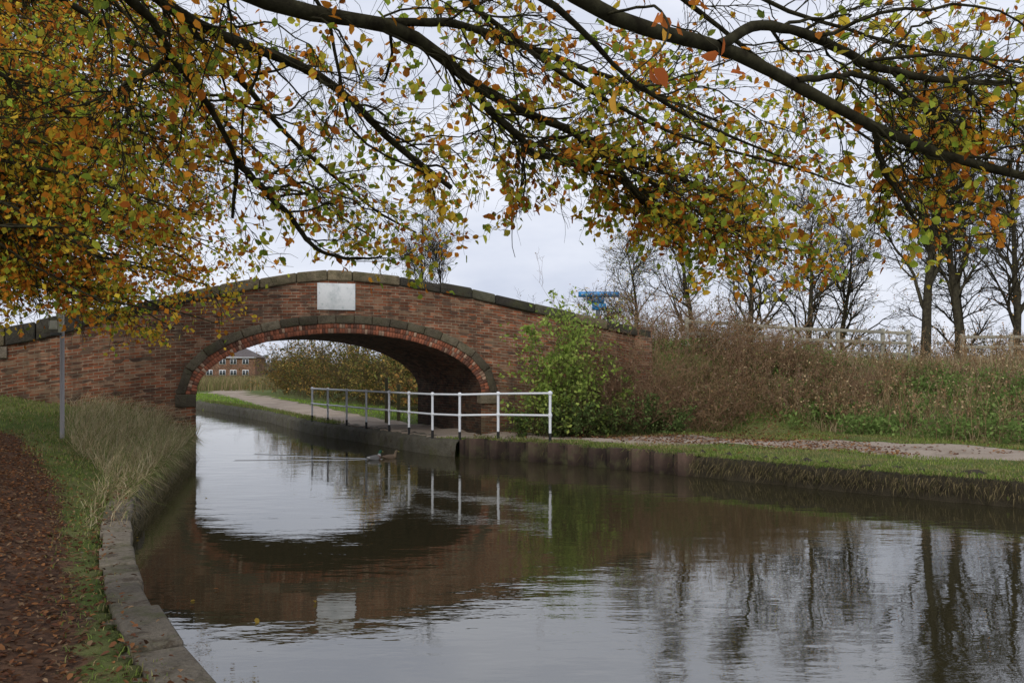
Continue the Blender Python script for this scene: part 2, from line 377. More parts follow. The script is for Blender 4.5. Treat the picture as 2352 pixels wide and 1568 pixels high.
for t0,t1 in ((-.07,TH+.06),(BW-TH-.06,BW+.07)):
    s=-10.5
    while s<11.6:
        l=U(.6,1.25) if s>-5 else 1.6
        if -3.9<s<-2.6: l=1.0
        e=min(s+l,12.0);r=rng.random()
        c=np.array((.05,.045,.036)) if r<.6 else np.array((.18,.145,.09)) if r<.8 else np.array((.10,.095,.065))
        if 2.3<s<4.2: c=np.array((.23,.185,.115))
        c=c*U(.75,1.2);th=.26+U(-.025,.02)+(.12 if s<-3 else 0);dz=U(-.02,.02);P=[];tj=U(-.02,.015)
        for zo in (-.25,th-.25+dz):
            for (a,t) in ((s+.008,t0+tj),(e-.008,t0+tj),(e-.008,t1),(s+.008,t1)):
                P.append(W(a,t,float(ptop(a))+zo+(0 if s>-3 else -.06*(zo<0))+U(-.008,.008)))
        mb.box(np.array(P),c);s=e
o=mb.build('parapet_coping',M_stone,False,B);bevel(o,.04,3)
mb=MB();P=[]
for z in (3.6,4.27): P+=[W(2.86,0,z,.03),W(3.8,0,z,.03),W(3.8,.1,z,0),W(2.86,.1,z,0)]
m_,t_=newmat('plaque_paint');gg=t_.n('ShaderNodeNewGeometry').outputs['Position']
pc=t_.mix(t_.ramp(t_.noise(gg,3.,6,.7),.48,.75),(.8,.81,.8),(.5,.54,.54));pc=t_.mix(t_.m('MULTIPLY',t_.ramp(t_.noise(gg,9.,5,.8),.57,.66),.5),pc,(.3,.42,.38))
finish(t_,pc,.6,t_.noise(gg,20.),.2,.004)
mb.box(P,(.6,.62,.62));bevel(mb.build('plaque',m_,False,B),.006)
mb=MB();P=[]
for z in (2.35,2.62): P+=[W(-6,0,z,.05),W(-4.05,0,z,.05),W(-4.05,.2,z),W(-6,.2,z)]
mb.box(P,(.24,.2,.15));bevel(mb.build('wing_wall_stone',M_stone,False,B),.02)
# ---------------------------------------------------------------- tubes/branches
def tubes(mb,P,R,sides,col):
    N,k,_=P.shape
    if N==0: return
    T=nrm(np.gradient(P,axis=1));ref=np.zeros((N,1,3));ref[:,0]=nrm(rng.normal(size=(N,3)))
    mt=nrm(P[:,-1]-P[:,0]);r=ref[:,0]-mt*(ref[:,0]*mt).sum(-1,keepdims=True);ref=nrm(r)[:,None]
    A=nrm(np.cross(T,ref));Bv=np.cross(T,A)
    an=np.arange(sides)*2*np.pi/sides
    V=P[:,:,None]+R[:,:,None,None]*(A[:,:,None]*np.cos(an)[:,None]+Bv[:,:,None]*np.sin(an)[:,None])
    b=(np.arange(N)[:,None,None]*k+np.arange(k-1)[None,:,None])*sides
    j=np.arange(sides)[None,None];j2=(j+1)%sides
    F=np.stack([b+j,b+j2,b+sides+j2,b+sides+j],-1).reshape(-1,4)
    c=np.asarray(col,float)
    if c.ndim==2: c=np.repeat(c,k*sides,0)
    mb.add(V,F,c)
def grow(st,dr,ln_,r0,k,wander,trop,tip=.35):
    M=len(st);P=np.zeros((M,k,3));P[:,0]=st;d=nrm(dr);trop=np.asarray(trop,float)
    for i in range(1,k):
        d=nrm(d+rng.normal(0,wander,(M,3))+trop);P[:,i]=P[:,i-1]+d*(ln_/(k-1))[:,None]
    R=r0[:,None]*np.linspace(1,tip,k)[None];return P,R
def spawn(P,R,n,t0,t1,ang0,ang1,flat=1.):
    N,k,_=P.shape;idx=np.repeat(np.arange(N),n);t=U(t0,t1,len(idx))*(k-1);a=np.minimum(t.astype(int),k-2);f=(t-a)[:,None]
    st=P[idx,a]*(1-f)+P[idx,a+1]*f;tan=nrm(P[idx,a+1]-P[idx,a]);r=R[idx,a]
    q=rng.normal(size=(len(idx),3));q[:,2]*=flat;q=nrm(q-tan*(q*tan).sum(-1,keepdims=True))
    an=U(ang0,ang1,len(idx))[:,None];return idx,st,nrm(tan*np.cos(an)+q*np.sin(an)),r,t/(k-1)
def leaves(mb,pos,size,col,hang=.6,quad=False,wr=.62):
    n=len(pos)
    if n==0: return
    d=nrm(rng.normal(size=(n,3))+np.array([0,0,-hang]));q=rng.normal(size=(n,3));q=nrm(np.cross(d,q));nn=np.cross(d,q)
    s=size[:,None];w=s*wr*.5
    if quad:
        V=np.stack([pos,pos+d*s*.5+q*w+nn*w*.2,pos+d*s,pos+d*s*.5-q*w+nn*w*.2],1);b=np.arange(n)[:,None]*4
        mb.add(V,b+np.array([[0,1,2,3]]),np.repeat(col,4,0))
    else:
        cu=nn*s*U(-.25,.25,(n,1))
        V=np.stack([pos,pos+d*s*.28+q*w*.9+nn*w*.35,pos+d*s*.66+q*w*.8+nn*w*.35+cu*.5,pos+d*s+cu,pos+d*s*.66-q*w*.8+nn*w*.35+cu*.5,pos+d*s*.28-q*w*.9+nn*w*.35],1)
        b=np.arange(n)[:,None]*6;mb.add(V,[b+np.array([[0,1,2,3]]),b+np.array([[0,3,4,5]])],np.repeat(col,6,0))
PAL=np.array([(.72,.28,.035),(.80,.54,.06),(.36,.44,.055),(.48,.16,.03),(.60,.55,.07),(.23,.31,.045)])
def pick(pr,m):
    cs=np.cumsum(pr/pr.sum(1,keepdims=True),1);r=rng.random(len(pr))[:,None];k=(r>cs).sum(1).clip(0,5)
    return PAL[k]*U(.65,1.2,(len(pr),1))*U(.92,1.08,(len(pr),3))
BK=np.array((.04,.036,.026))
def limbset(limbs,K=36,wobble=.006,rs=1.):
    LP=[];LR=[]
    for pts,r0,r1 in limbs:
        l=smoothline(pts,2);d=np.r_[0,np.cumsum(np.linalg.norm(np.diff(l,axis=0),axis=1))];q=np.linspace(0,d[-1],K)
        p=np.stack([np.interp(q,d,l[:,k]) for k in range(3)],1)
        wob=np.cumsum(rng.normal(0,wobble,(K,3)),0);wob-=np.linspace(0,1,K)[:,None]*wob[-1];p=p+wob
        LP.append(p);LR.append((r0+(r1-r0)*np.linspace(0,1,K)**1.5)*(1+rng.normal(0,.04,K))*rs)
    return np.array(LP),np.array(LR)
# ---------------------------------------------------------------- foreground beech
RT=(-4.3,1.8,5.2)
limbs=[
 ([RT,(-2.57,6,4.61),(-2.53,6.4,4.36),(-2.33,6.8,4.07),(-2.27,7.2,3.79),(-2.35,7.4,3.62),(-2.44,7.6,3.39)],.06,.014),
 ([(-2.27,7.2,3.79),(-2.16,7.5,3.64),(-1.96,7.9,3.44),(-1.87,8.2,3.19),(-1.6,8.5,3.17),(-1.3,8.7,3.2)],.03,.009),
 ([RT,(-2.59,6.5,4.82),(-2.4,6.8,4.58),(-2.22,7.2,4.44),(-2.04,7.6,4.19),(-1.82,8,3.98),(-1.58,8.4,3.83),(-1.39,8.8,3.65),(-1.0,9.1,3.5)],.05,.009),
 ([RT,(-2.31,5.6,4.49),(-2.09,6,4.4),(-1.78,6.4,4.4),(-1.48,6.8,4.36),(-1.28,7.2,4.26),(-1.11,7.5,4.09),(-.88,7.8,3.93),(-.57,8.1,3.76)],.052,.026),
 ([RT,(-2.9,3.5,4.5),(-1.5,5.2,4.29),(-1.23,5.4,4.29),(-.93,5.7,4.35),(-.68,6,4.38),(-.49,6.3,4.33),(-.28,6.6,4.24),(.01,7,4.16),(.34,7.3,4.14),(.66,7.6,4.08),(1.08,7.9,4.0),(1.57,8.2,3.87),(1.97,8.5,3.81),(2.48,8.8,3.65)],.07,.013),
 ([(-.28,6.6,4.24),(-.22,6.8,4.13),(.05,7,3.99),(.19,7.2,3.86),(.5,7.4,3.87),(.86,7.7,3.79),(1.2,8,3.7)],.034,.009),
 ([(.34,7.3,4.14),(.77,7.5,3.94),(1.02,7.7,3.76),(1.2,7.9,3.56),(1.56,8.1,3.4),(2.2,8.4,3.4)],.03,.009),
 ([RT,(-1.8,3.4,4.6),(.15,4.6,4.01),(.3,4.9,4.02),(.5,5.2,3.96),(.73,5.5,3.87),(1.03,5.8,3.83),(1.35,6.1,3.77),(1.66,6.4,3.76),(2.09,6.8,3.73)],.03,.008),
 ([RT,(-1.8,3,4.5),(.1,3.8,3.83),(.51,4.2,3.76),(.8,4.4,3.75),(1.09,4.6,3.78),(1.4,4.8,3.74),(1.71,5,3.68),(2.04,5.2,3.59),(2.36,5.4,3.52),(2.73,5.6,3.46),(3.14,5.8,3.42),(3.73,6.1,3.37),(4.6,6.5,3.2)],.045,.026),
 ([(1.09,4.6,3.78),(1.31,4.8,3.95),(1.61,5,4.01),(1.93,5.2,3.96),(2.28,5.4,3.92),(2.67,5.6,3.93),(3.11,5.8,3.97),(3.73,6.1,4.04)],.03,.014),
 ([(2.2,5.3,3.55),(2.32,5.5,3.38),(2.52,5.7,3.28),(2.67,5.9,3.15),(2.99,6.2,3.02)],.02,.006),
 ([(1.6,4.93,3.7),(2.18,5.3,3.83),(2.62,5.6,3.74),(3.11,5.9,3.7)],.019,.008),
 ([RT,(-.8,3.8,4.9),(1.44,5.5,4.45),(2.14,5.9,4.42),(2.71,6.2,4.38),(3.33,6.5,4.4),(4.1,6.8,4.44)],.022,.008),
 ([(-2.53,6.4,4.36),(-2.76,6.6,4.30),(-3.06,6.8,4.3),(-3.22,7,4.27),(-3.25,7.2,4.1)],.022,.009),
 ([RT,(-1.7,5.8,4.85),(-1.29,6.2,4.63),(-1.3,6.4,4.36),(-1.27,6.6,4.14),(-1.28,6.8,3.93),(-1.07,7,3.81),(-.7,7.3,3.7)],.026,.008),
 ([RT,(-.53,6,4.75),(-.08,6.5,4.63),(.43,7,4.44),(1.03,7.5,4.27),(1.7,8,4.14),(2.65,8.5,4.06),(3.5,9,3.95)],.028,.009),
 ([RT,(-4.3,8,5.54),(-3.94,8.5,5.42),(-3.4,9,5.08),(-2.93,9.5,4.58),(-2.48,10,4.2),(-2.16,10.4,3.95),(-1.7,10.8,3.7)],.05,.01),
 ([RT,(-5.29,9,5.08),(-5,9.5,4.91),(-4.63,10,4.87),(-4.07,10.5,4.8),(-3.6,11,4.65),(-3.06,11.4,4.63)],.05,.012),
 ([RT,(.6,5.2,4.6),(1.4,6.2,4.6),(2.3,7.2,4.5),(3.3,8.2,4.3),(4.3,9,4.0)],.026,.009),
 ([(.66,7.6,4.08),(1.3,8.1,3.8),(1.9,8.7,3.6),(2.5,9.3,3.45),(3.2,9.8,3.4)],.02,.007),
 ([(-.93,5.7,4.35),(-.4,6.4,4.6),(.2,7.2,4.7),(.9,8,4.75),(1.8,8.8,4.7),(2.8,9.6,4.6)],.03,.009),
]
BT=empty('beech_tree');mbB=MB();LP,LR=limbset(limbs)
tubes(mbB,LP,LR,10,BK)
tr=np.array([(-4.75,1.3,.1),(-4.7,1.35,1.0),(-4.6,1.45,3.),(-4.35,1.75,5.2),(-4.2,1.9,7.),(-4.3,1.8,9.5)])[None]
tubes(mbB,tr,np.array([[.5,.36,.3,.24,.15,.06]]),14,BK)
# lower limit of the foliage (browsed twigs are missing below it)
def floor_z(p): return 2.88+.033*p[...,1]-.3*sst(1.,2.2,p[...,0])*(1-sst(3.,3.6,p[...,0]))+.2*np.sin(p[...,0]*2.7+1)*np.sin(p[...,1]*2.1)
idx,st,dr,r,t=spawn(LP,LR,36,.12,.99,.5,1.2,1.)
k=(st[:,1]>4.3)&(rng.random(len(st))<np.clip((st[:,1]-3.4)/3.2,.3,1));st,dr,r,idx=st[k],dr[k],r[k],idx[k]
P1,R1=grow(st,dr+np.array([.25,.1,-.02]),U(.4,1.5,len(st)),np.minimum(r*.5,.014)*U(.6,1.,len(st)),12,.2,(.03,.02,-.025),.3)
k=P1[:,:,2].min(1)>floor_z(P1[:,-1])-.05;P1,R1=P1[k],R1[k]
tubes(mbB,P1,R1,5,BK)
leafy=rng.gamma(1.6,.72,len(P1))*np.clip((P1[:,-1,1]-3.7)/2.8,.4,1.2)*(1-.4*sst(1.8,2.4,P1[:,-1,0])*(P1[:,-1,1]<6.8))
hue=rng.random((len(P1),6))**2*np.array([1.25,1.3,1.3,.6,1.1,.65])+.07
idx,st,dr,r,t=spawn(P1,R1,8,.15,1,.4,1.0,.8)
P2,R2=grow(st,dr,U(.16,.6,len(st)),np.full(len(st),.0036),8,.2,(.01,0,-.04),.4)
k=P2[:,-1,2]>floor_z(P2[:,-1])-rng.exponential(.1,len(P2));P2,R2,idx=P2[k],R2[k],idx[k];tubes(mbB,P2,R2,3,BK)
lf2=leafy[idx];hu2=hue[idx];
idx,st,dr,r,t=spawn(P2,R2,3,.2,1,.4,1.0,.8)
P3,R3=grow(st,dr,U(.06,.25,len(st)),np.full(len(st),.002),4,.22,(0,0,-.06),.5);tubes(mbB,P3,R3,3,BK)
lf3=lf2[idx];hu3=hu2[idx]
# one thin spray hanging close by, with large coppery leaves
spray,sr_=limbset([([(.45,4.15,3.75),(.6,3.6,3.58),(.6,3.25,3.33),(.48,3.05,3.12),(.3,2.95,2.98)],.007,.002),([(.6,3.3,3.36),(.76,3.1,3.2),(.7,3.,3.03)],.003,.0015)],14,.004)
tubes(mbB,spray,sr_,5,BK)
mbB.build('trunk_and_branches',M_bark,True,BT)
mbL=MB();cnt=rng.poisson(lf3*1.15);ii=np.repeat(np.arange(len(P3)),cnt);tt_=rng.integers(1,4,len(ii));pos=P3[ii,tt_]+rng.normal(0,.012,(len(ii),3))
leaves(mbL,pos,U(.044,.09,len(ii)),pick(hu3[ii],6),.7,False,.68)
sp_=spray[:,6:].reshape(-1,3)[rng.integers(0,16,15)]+rng.normal(0,.02,(15,3))
leaves(mbL,sp_,U(.06,.085,15),np.array([(.62,.2,.05),(.5,.14,.04),(.78,.42,.07)])[rng.integers(0,3,15)]*U(.8,1.1,(15,1)),.9,False,.7)
mbL.build('leaves',M_leaf,False,BT)
# ---------------------------------------------------------------- big beech hanging over the left bank
BT2=empty('beech_tree');mb=MB();tx,ty=-11.6,12.2;tz=float(H([(tx,ty)])[0][0])
tr=np.array([(tx,ty,tz-.2),(tx,ty,tz+1),(tx+.1,ty+.1,4.),(tx,ty+.3,7),(tx-.1,ty+.2,11)])[None];tubes(mb,tr,np.array([[.6,.42,.34,.24,.08]]),14,BK)
bl=[]
for q in range(124):
    d=U(9.,17.5);a=U(.32,.66)
    # ragged curtain: high boughs reach further out over the water, low ones stay nearer the bank
    lo=3.15+.2*abs(math.sin(a*40))
    if a<.5: lo-=.5
    z=U(lo,2.05+.44*d)
    if a<.37 and rng.random()<.4: continue
    e=np.array([-a*d,d,z]);s0=np.array([tx,ty,np.clip(z+U(-.5,2.2),3.2,9.5)])
    m1=s0*.65+e*.35+np.array([0,0,.75+U(-.2,.3)]);m2=s0*.25+e*.75+np.array([0,0,.5])+rng.normal(0,.15,3)
    bl.append(([tuple(s0),tuple(m1),tuple(m2),tuple(e)],U(.03,.06),.008))
LP,LR=limbset(bl,20,.02);tubes(mb,LP,LR,7,BK)
idx,st,dr,r,t=spawn(LP,LR,17,.35,1,.4,1.1,.7)
P1,R1=grow(st,dr+np.array([.15,0,-.1]),U(.5,1.5,len(st)),np.minimum(r*.5,.014),10,.16,(.01,0,-.045),.3)
k=P1[:,:,2].min(1)>2.65;P1,R1=P1[k],R1[k];tubes(mb,P1,R1,4,BK)
hue=(rng.random((len(P1),6))**1.6+.05)*np.array([1.7,1.6,.75,.8,1.,.4]);lf=rng.gamma(2.,.5,len(P1))
idx,st,dr,r,t=spawn(P1,R1,6,.1,1,.4,1.,.8)
P2,R2=grow(st,dr,U(.2,.55,len(st)),np.full(len(st),.0045),6,.2,(0,0,-.06),.4);tubes(mb,P2,R2,3,BK)
mb.build('trunk_and_branches',M_bark,True,BT2)
cnt=rng.poisson(lf[idx]*6.2);ii=np.repeat(np.arange(len(P2)),cnt);pos=P2[ii,rng.integers(0,6,len(ii))]+rng.normal(0,.05,(len(ii),3))
m=MB();leaves(m,pos,U(.05,.095,len(ii)),pick(hue[idx[ii]],6),.6,True,.8);m.build('leaves',M_leaf,False,BT2)
# ---------------------------------------------------------------- other trees
def tree(name,x,y,hgt,spread,n1=14,n2=8,n3=5,leafn=1.,lsize=.07,pal=(1,1,1,.5,1,.5),trunk=.16,t0=.25,trop=(0,0,.03),up=.5,bark=(.06,.053,.042),lean=(0,0),hang=.5,tw=1.):
    E=empty(name);z0=float(H([(x,y)])[0][0])-.15
    mb=MB();P,R=grow(np.array([[x,y,z0]]),np.array([[lean[0],lean[1],1.]]),np.array([hgt*.92]),np.array([trunk]),14,.05,(0,0,.05),.12)
    R[0,0]*=1.4
    tubes(mb,P,R,10,bark)
    idx,st,dr,r,t=spawn(P,R,n1,t0,.98,.7,1.2,.5)
    P1,R1=grow(st,dr+np.array([0,0,up]),spread*U(.6,1.1,len(st))*(1.15-t*.8),np.maximum(r*.45,.012),12,.13,trop,.2);tubes(mb,P1,R1,6,bark)
    idx,st,dr,r,t=spawn(P1,R1,n2,.15,1,.45,1.,.9)
    P2,R2=grow(st,dr,spread*U(.2,.42,len(st)),np.maximum(r*.45,.007)*tw,8,.15,trop,.3);tubes(mb,P2,R2,4,bark)
    pid=idx
    idx,st,dr,r,t=spawn(P2,R2,n3,.1,1,.4,1.,.9)
    P3,R3=grow(st,dr,spread*U(.07,.2,len(st)),np.full(len(st),.0045*tw),5,.18,trop,.5);tubes(mb,P3,R3,3,bark)
    mb.build('trunk_and_branches',M_bark,True,E)
    if leafn>0:
        hue=(rng.random((len(P1),6))**1.5+.1)*np.array(pal);lf=rng.gamma(1.5,.7,len(P2))*leafn
        c=rng.poisson(lf[idx]);ii=np.repeat(np.arange(len(P3)),c)
        pos=P3[ii,rng.integers(1,5,len(ii))]+rng.normal(0,.03+lsize*.3,(len(ii),3))
        m=MB();leaves(m,pos,lsize*U(.6,1.2,len(ii)),pick(hue[pid[idx[ii]]],6),hang,True,.75);m.build('leaves',M_leaf,False,E)
    return E
tree('lime_tree',-19,29,12,6.5,34,11,5,2.8,.2,(.4,.9,1.2,.2,1.2,1.6),.3,.06,(0,0,-.03),.2)
tree('lime_tree',-16.5,23.4,9.5,4.6,30,11,5,2.8,.14,(.6,1.,1.2,.2,1.2,1.4),.25,.08,(0,0,-.04),.15)
sp=(.8,1,.6,.9,.7,.3)
tree('ash_tree',14.7,31.,10.6,4.9,24,11,7,.14,.08,sp,.19,.14,(0,0,.05),.8,tw=1.6)
tree('ash_tree',16.1,31.3,11.,4.9,24,11,7,.12,.08,sp,.17,.16,(0,0,.05),.8,tw=1.6)
tree('ash_tree',7.1,34.5,7.6,3.3,20,10,7,.55,.08,(.5,1,1,.3,1.2,.6),.12,.15,(0,0,.04),.6,tw=1.5)
tree('hawthorn_tree',9.0,33.,6.8,3.4,24,11,7,.45,.07,(1,1,.8,.6,1,.5),.14,.12,(0,0,.02),.4,tw=1.5)
tree('hawthorn_tree',11.6,34.,6.6,3.4,24,11,7,.5,.07,(1.5,1,.4,.8,.5,.4),.14,.1,(0,0,0.02),.3,tw=1.5)
tree('ash_tree',19.,33.,10.,4.7,22,10,7,.15,.08,sp,.16,.15,(0,0,.05),.7,tw=1.5)
tree('hawthorn_tree',5.2,36.,5.6,2.8,22,10,7,.7,.08,(.5,1,1.2,.3,1,.8),.12,.1,(0,0,.02),.3,tw=1.5)
tree('hawthorn_tree',17.6,33.8,5.6,3.2,24,10,7,.35,.07,(1.2,.6,.4,1.2,.4,.3),.13,.1,(0,0,0),.2,tw=1.5)
tree('hawthorn_tree',13.4,35.5,6.2,3.2,22,10,7,.4,.08,(1.,1.,.6,.6,.8,.4),.13,.1,(0,0,.02),.3,tw=1.5)
tree('hawthorn_tree',3.2,35.,4.2,2.2,20,9,7,.8,.08,(.5,1,1,.3,1,.9),.1,.1,(0,0,.02),.3,tw=1.5)
for i,(x,y,h) in enumerate(((-4.3,46,11.2),(-3.2,47.5,9.8),(-5.3,49,9.))):
    tree('ash_tree',x,y,h,3.7,18,9,6,.12,.1,(.5,1,1,.2,1,.5),.13,.1,(0,0,.08),.9,tw=1.9)
tree('hawthorn_tree',-11.5,62,7.5,3.6,20,9,5,1.2,.16,(.8,1,.6,.4,1,.5),.13,.15,(0,0,.03),.4,tw=2.2)
tree('hawthorn_tree',-7.5,52,6.,3.2,20,9,5,1.4,.15,(1.2,1,.4,.8,.6,.4),.13,.15,(0,0,.03),.4,tw=2.)
# ---------------------------------------------------------------- shrubs
def shrub(name,pts,hgt,rad,stems,n2,n3,leafn,lsize,pal,bark=(.07,.05,.035),up=1.2,cols=None,tw=1.,thick=.009,hang=.3):
    pts=np.asarray(pts,float);E=empty(name);mb=MB();m=MB()
    n=len(pts)*stems;c=np.repeat(pts,stems,0)+rng.normal(0,rad*.3,(n,2));z=np.maximum(H(c)[0],.4)-.08
    d=rng.normal(0,.45,(n,3));d[:,2]=up
    P1,R1=grow(np.c_[c,z],d,hgt*U(.5,1.1,n),np.full(n,thick),9,.12,(0,0,0),.3);tubes(mb,P1,R1,4,bark)
    idx,st,dr,r,t=spawn(P1,R1,n2,.15,1,.35,1.)
    P2,R2=grow(st,dr,hgt*U(.12,.35,len(st)),np.full(len(st),.004*tw),6,.18,(0,0,.0),.4);tubes(mb,P2,R2,3,bark);pid=idx
    idx,st,dr,r,t=spawn(P2,R2,n3,.1,1,.35,1.)
    P3,R3=grow(st,dr,hgt*U(.04,.12,len(st)),np.full(len(st),.003*tw),4,.2,(0,0,0),.5);tubes(mb,P3,R3,3,bark)
    mb.build('stems',M_bark,True,E)
    if leafn>0:
        lf=rng.gamma(1.5,.7,len(P1))*leafn;c=rng.poisson(lf[pid[idx]]);ii=np.repeat(np.arange(len(P3)),c)
        pos=P3[ii,rng.integers(0,4,len(ii))]+rng.normal(0,lsize*.4,(len(ii),3))
        cc=np.asarray(cols)[rng.integers(0,len(cols),len(ii))]*U(.65,1.25,(len(ii),1))
        leaves(m,pos,lsize*U(.6,1.25,len(ii)),cc,hang,True,.6);m.build('leaves',M_leaf,False,E)
G1=[(.34,.46,.09),(.27,.37,.075),(.44,.52,.13),(.18,.25,.06)]
shrub('elder_bush',[(1.0,22.2),(1.5,22.4),(2.0,22.6)],3.2,.45,8,10,6,2.1,.12,None,(.12,.11,.06),2.1,G1)
shrub('elder_bush',[(2.4,22.7),(1.6,22.1),(1.0,21.9)],1.9,.6,9,9,5,1.9,.11,None,(.1,.09,.05),1.2,G1[1:]+[(.12,.17,.05)])
shrub('elder_bush',[(.9,21.8),(1.6,21.9),(2.4,22.2),(3.1,22.4),(3.8,22.8)],1.1,.8,14,8,5,2.,.09,None,(.06,.055,.03),.8,[(.12,.18,.055),(.08,.12,.04),(.17,.23,.075)])
G2=[(.18,.19,.08),(.25,.23,.09),(.12,.13,.05),(.28,.22,.11),(.34,.21,.1)]
G3=[(.3,.2,.14),(.24,.16,.11),(.2,.2,.1),(.38,.28,.18)]
for k,(x,y,h) in enumerate(((2.5,23.5,2.9),(3.3,23.8,3.0),(4.1,24.1,2.7),(5.1,24.6,2.2),(6.0,24.9,2.0),(6.9,25.2,1.8),(7.8,25.4,1.5),(8.7,25.6,1.3),(4.0,25.8,2.2),(5.6,26.3,1.8),(3.0,23.0,1.5),(4.2,23.2,1.7),(5.2,23.5,1.6),(6.3,23.7,1.5),(7.4,24.0,1.2),(8.6,24.2,1.0),(9.8,25.,1.1),(11.2,25.2,.9),(2.0,23.0,1.8))):
    shrub('bramble_bush',[(x,y),(x+.5,y+.3)],h,1.,26,6,4,.7 if k%2 else .45,.07,None,(.28,.18,.125) if k%3 else (.23,.14,.1),1.1,G2 if k%2 else G3,thick=.006,tw=1.3)
HB=[(.22,.21,.06),(.12,.14,.04),(.3,.22,.07),(.18,.19,.06),(.36,.27,.08),(.08,.09,.03)]
for (x,y,h) in ((-2.9,33.4,2.4),(-4.3,37,3.3),(-6.2,40.5,3.9),(-7.5,44,3.3),(-9.4,48,4.4),(-11.4,52,3.5),(-13.3,56,4.4),(-15.2,61,3.8),(-17.3,66,4.6),(-3,38,3.2),(-6,46,4.2),(-1.5,35,3)):
    cs=[tuple(np.array(c)*U(.5,1.45)*np.array([U(.8,1.6),1,1])) for c in HB]
    shrub('hedge_bush',[(x,y),(x+1,y+1),(x-.4,y+1.8)],h*U(.7,1.),1.8,20,7,5,1.9,.14,None,(.12,.09,.06),1.15,cs,tw=1.9)
for (x,y,h) in ((5,33,2.),(8,33,1.8),(11,33.5,1.7),(14,34.5,1.7),(17,34,1.5),(20,35,1.8),(24,36,1.8),(3,34,2.4),(0,36,3.6),(1.5,41,4.6)):
    shrub('hawthorn_hedge',[(x,y),(x+1,y),(x+1.9,y+.3)],h,1.4,16,7,5,1.1,.08,None,(.06,.048,.036),1.,HB,tw=1.5)
def distant(name,xy,h,n,size,cols):
    m=MB();xy=np.asarray(xy,float);L=resamp(xy,.5);ii=rng.integers(0,len(L),n)
    prof=1+.35*np.sin(L[ii,0]*.13)+.25*np.sin(L[ii,0]*.37+2)+.15*np.sin(L[ii,0]*.9)
    z=rng.random(n)**.7*h*prof;pos=np.c_[L[ii]+rng.normal(0,size*1.5,(n,2)),z+.2]
    leaves(m,pos,size*U(.6,1.4,n),np.asarray(cols)[rng.integers(0,len(cols),n)]*U(.7,1.2,(n,1)),0,True,.8);m.build(name,M_leaf)
distant('distant_trees',[(-300,260),(-120,290),(0,300),(160,290),(320,250)],4.2,26000,1.6,[(.2,.19,.16),(.22,.22,.16),(.28,.24,.18),(.18,.19,.16)])
# ---------------------------------------------------------------- grass
def blades(mb,pos,hh,wd,cols,lean=.5,bias=(0,0)):
    n=len(pos);a=U(0,2*np.pi,n);w=np.c_[np.cos(a),np.sin(a),np.zeros(n)]*wd[:,None]
    l=rng.normal(0,lean,(n,2))+np.asarray(bias);l3=np.c_[l,np.zeros(n)]*hh[:,None]
    up=np.c_[np.zeros((n,2)),hh]
    m1=pos+up*.55+l3*.3;tp=pos+up*np.clip(1-.35*np.linalg.norm(l,axis=1),.0,1)[:,None]+l3
    V=np.stack([pos-w,pos+w,m1+w*.7,m1-w*.7,tp],1);b=np.arange(n)[:,None]*5
    mb.add(V,[b+np.array([[0,1,2,3]]),b+np.array([[3,2,4]])],np.repeat(cols,5,0))
def scatter(n,x0,x1,y0,y1,cond):
    P=np.c_[U(x0,x1,n),U(y0,y1,n)];h,ins,dL,dR=H(P);pa,li=masks(P);h=np.maximum(h,.42)
    k=(~ins)&cond(P[:,0],P[:,1],dL,dR,pa,li)
    rel=P-O2;s=rel@S2;t=rel@N2;k&=~((t>-.05)&(t<BW+.1)&(s>-10)&(s<12.1));return np.c_[P,h-.01][k],dL[k],dR[k]
def gc(n,base,var=.3): 
    b=np.asarray(base)[rng.integers(0,len(base),n)];return b*U(1-var,1+var,(n,1))
LG=[(.15,.21,.05),(.2,.26,.06),(.12,.16,.04),(.28,.27,.1),(.32,.26,.13)]
mb=MB()
clump=lambda x,y: .5+.5*np.sin(x*2.1+np.sin(y*1.7)*2)*np.sin(y*1.9+1)
P,a,b=scatter(240000,-14,1,3.2,21,lambda x,y,l,r,pa,li:(l<r)&(l>.18+.07*np.sin(y*9))&(rng.random(len(x))<np.clip(1-li*1.1,0,1)*(.4+.6*clump(x,y)))&(rng.random(len(x))<np.clip(9/y,0,1)))
n=len(P);sz=U(.02,.075,n)*(1+.6*sst(10,18,P[:,1]));blades(mb,P,sz,np.full(n,.0024)*(1+P[:,1]*.12),gc(n,LG),.55)
P,a,b=scatter(230000,-2,20,10,26,lambda x,y,l,r,pa,li:(r<l)&(r>.1)&(r<8.6)&(pa<.35)&(rng.random(len(x))<.4+.6*clump(x*.7,y)))
n=len(P);q=clump(P[:,0]*1.1+4,P[:,1]*1.3)[:,None]<.4;blades(mb,P,U(.03,.09,n),np.full(n,.006),np.where(q,gc(n,[(.3,.26,.12),(.22,.22,.08)]),gc(n,[(.19,.26,.06),(.24,.31,.07),(.14,.18,.04),(.33,.31,.13)])),.5)
P,a,b=scatter(70000,-30,2,26,75,lambda x,y,l,r,pa,li:(r<l)&(r>.1)&(r<5.5)&(pa<.4))
n=len(P);blades(mb,P,U(.05,.12,n),np.full(n,.016),gc(n,[(.22,.35,.055),(.28,.4,.065),(.17,.26,.045)]),.4)
mb.build('grass',M_grass)
mb=MB()
P,a,b=scatter(190000,1.5,34,17,33,lambda x,y,l,r,pa,li:(r<l)&(r>7.3+.5*np.sin(x*1.3+y))&(rng.random(len(x))<.2+.8*clump(x*.6,y*.6)))
n=len(P);q=clump(P[:,0]*.5+1,P[:,1]*.8);dry_=rng.random(n)<.08+.75*q+.3*sst(10,13,b)
c=np.where(dry_[:,None],gc(n,[(.42,.31,.18),(.32,.23,.14),(.48,.38,.24)]),gc(n,[(.17,.25,.07),(.22,.31,.08),(.11,.16,.04)]))
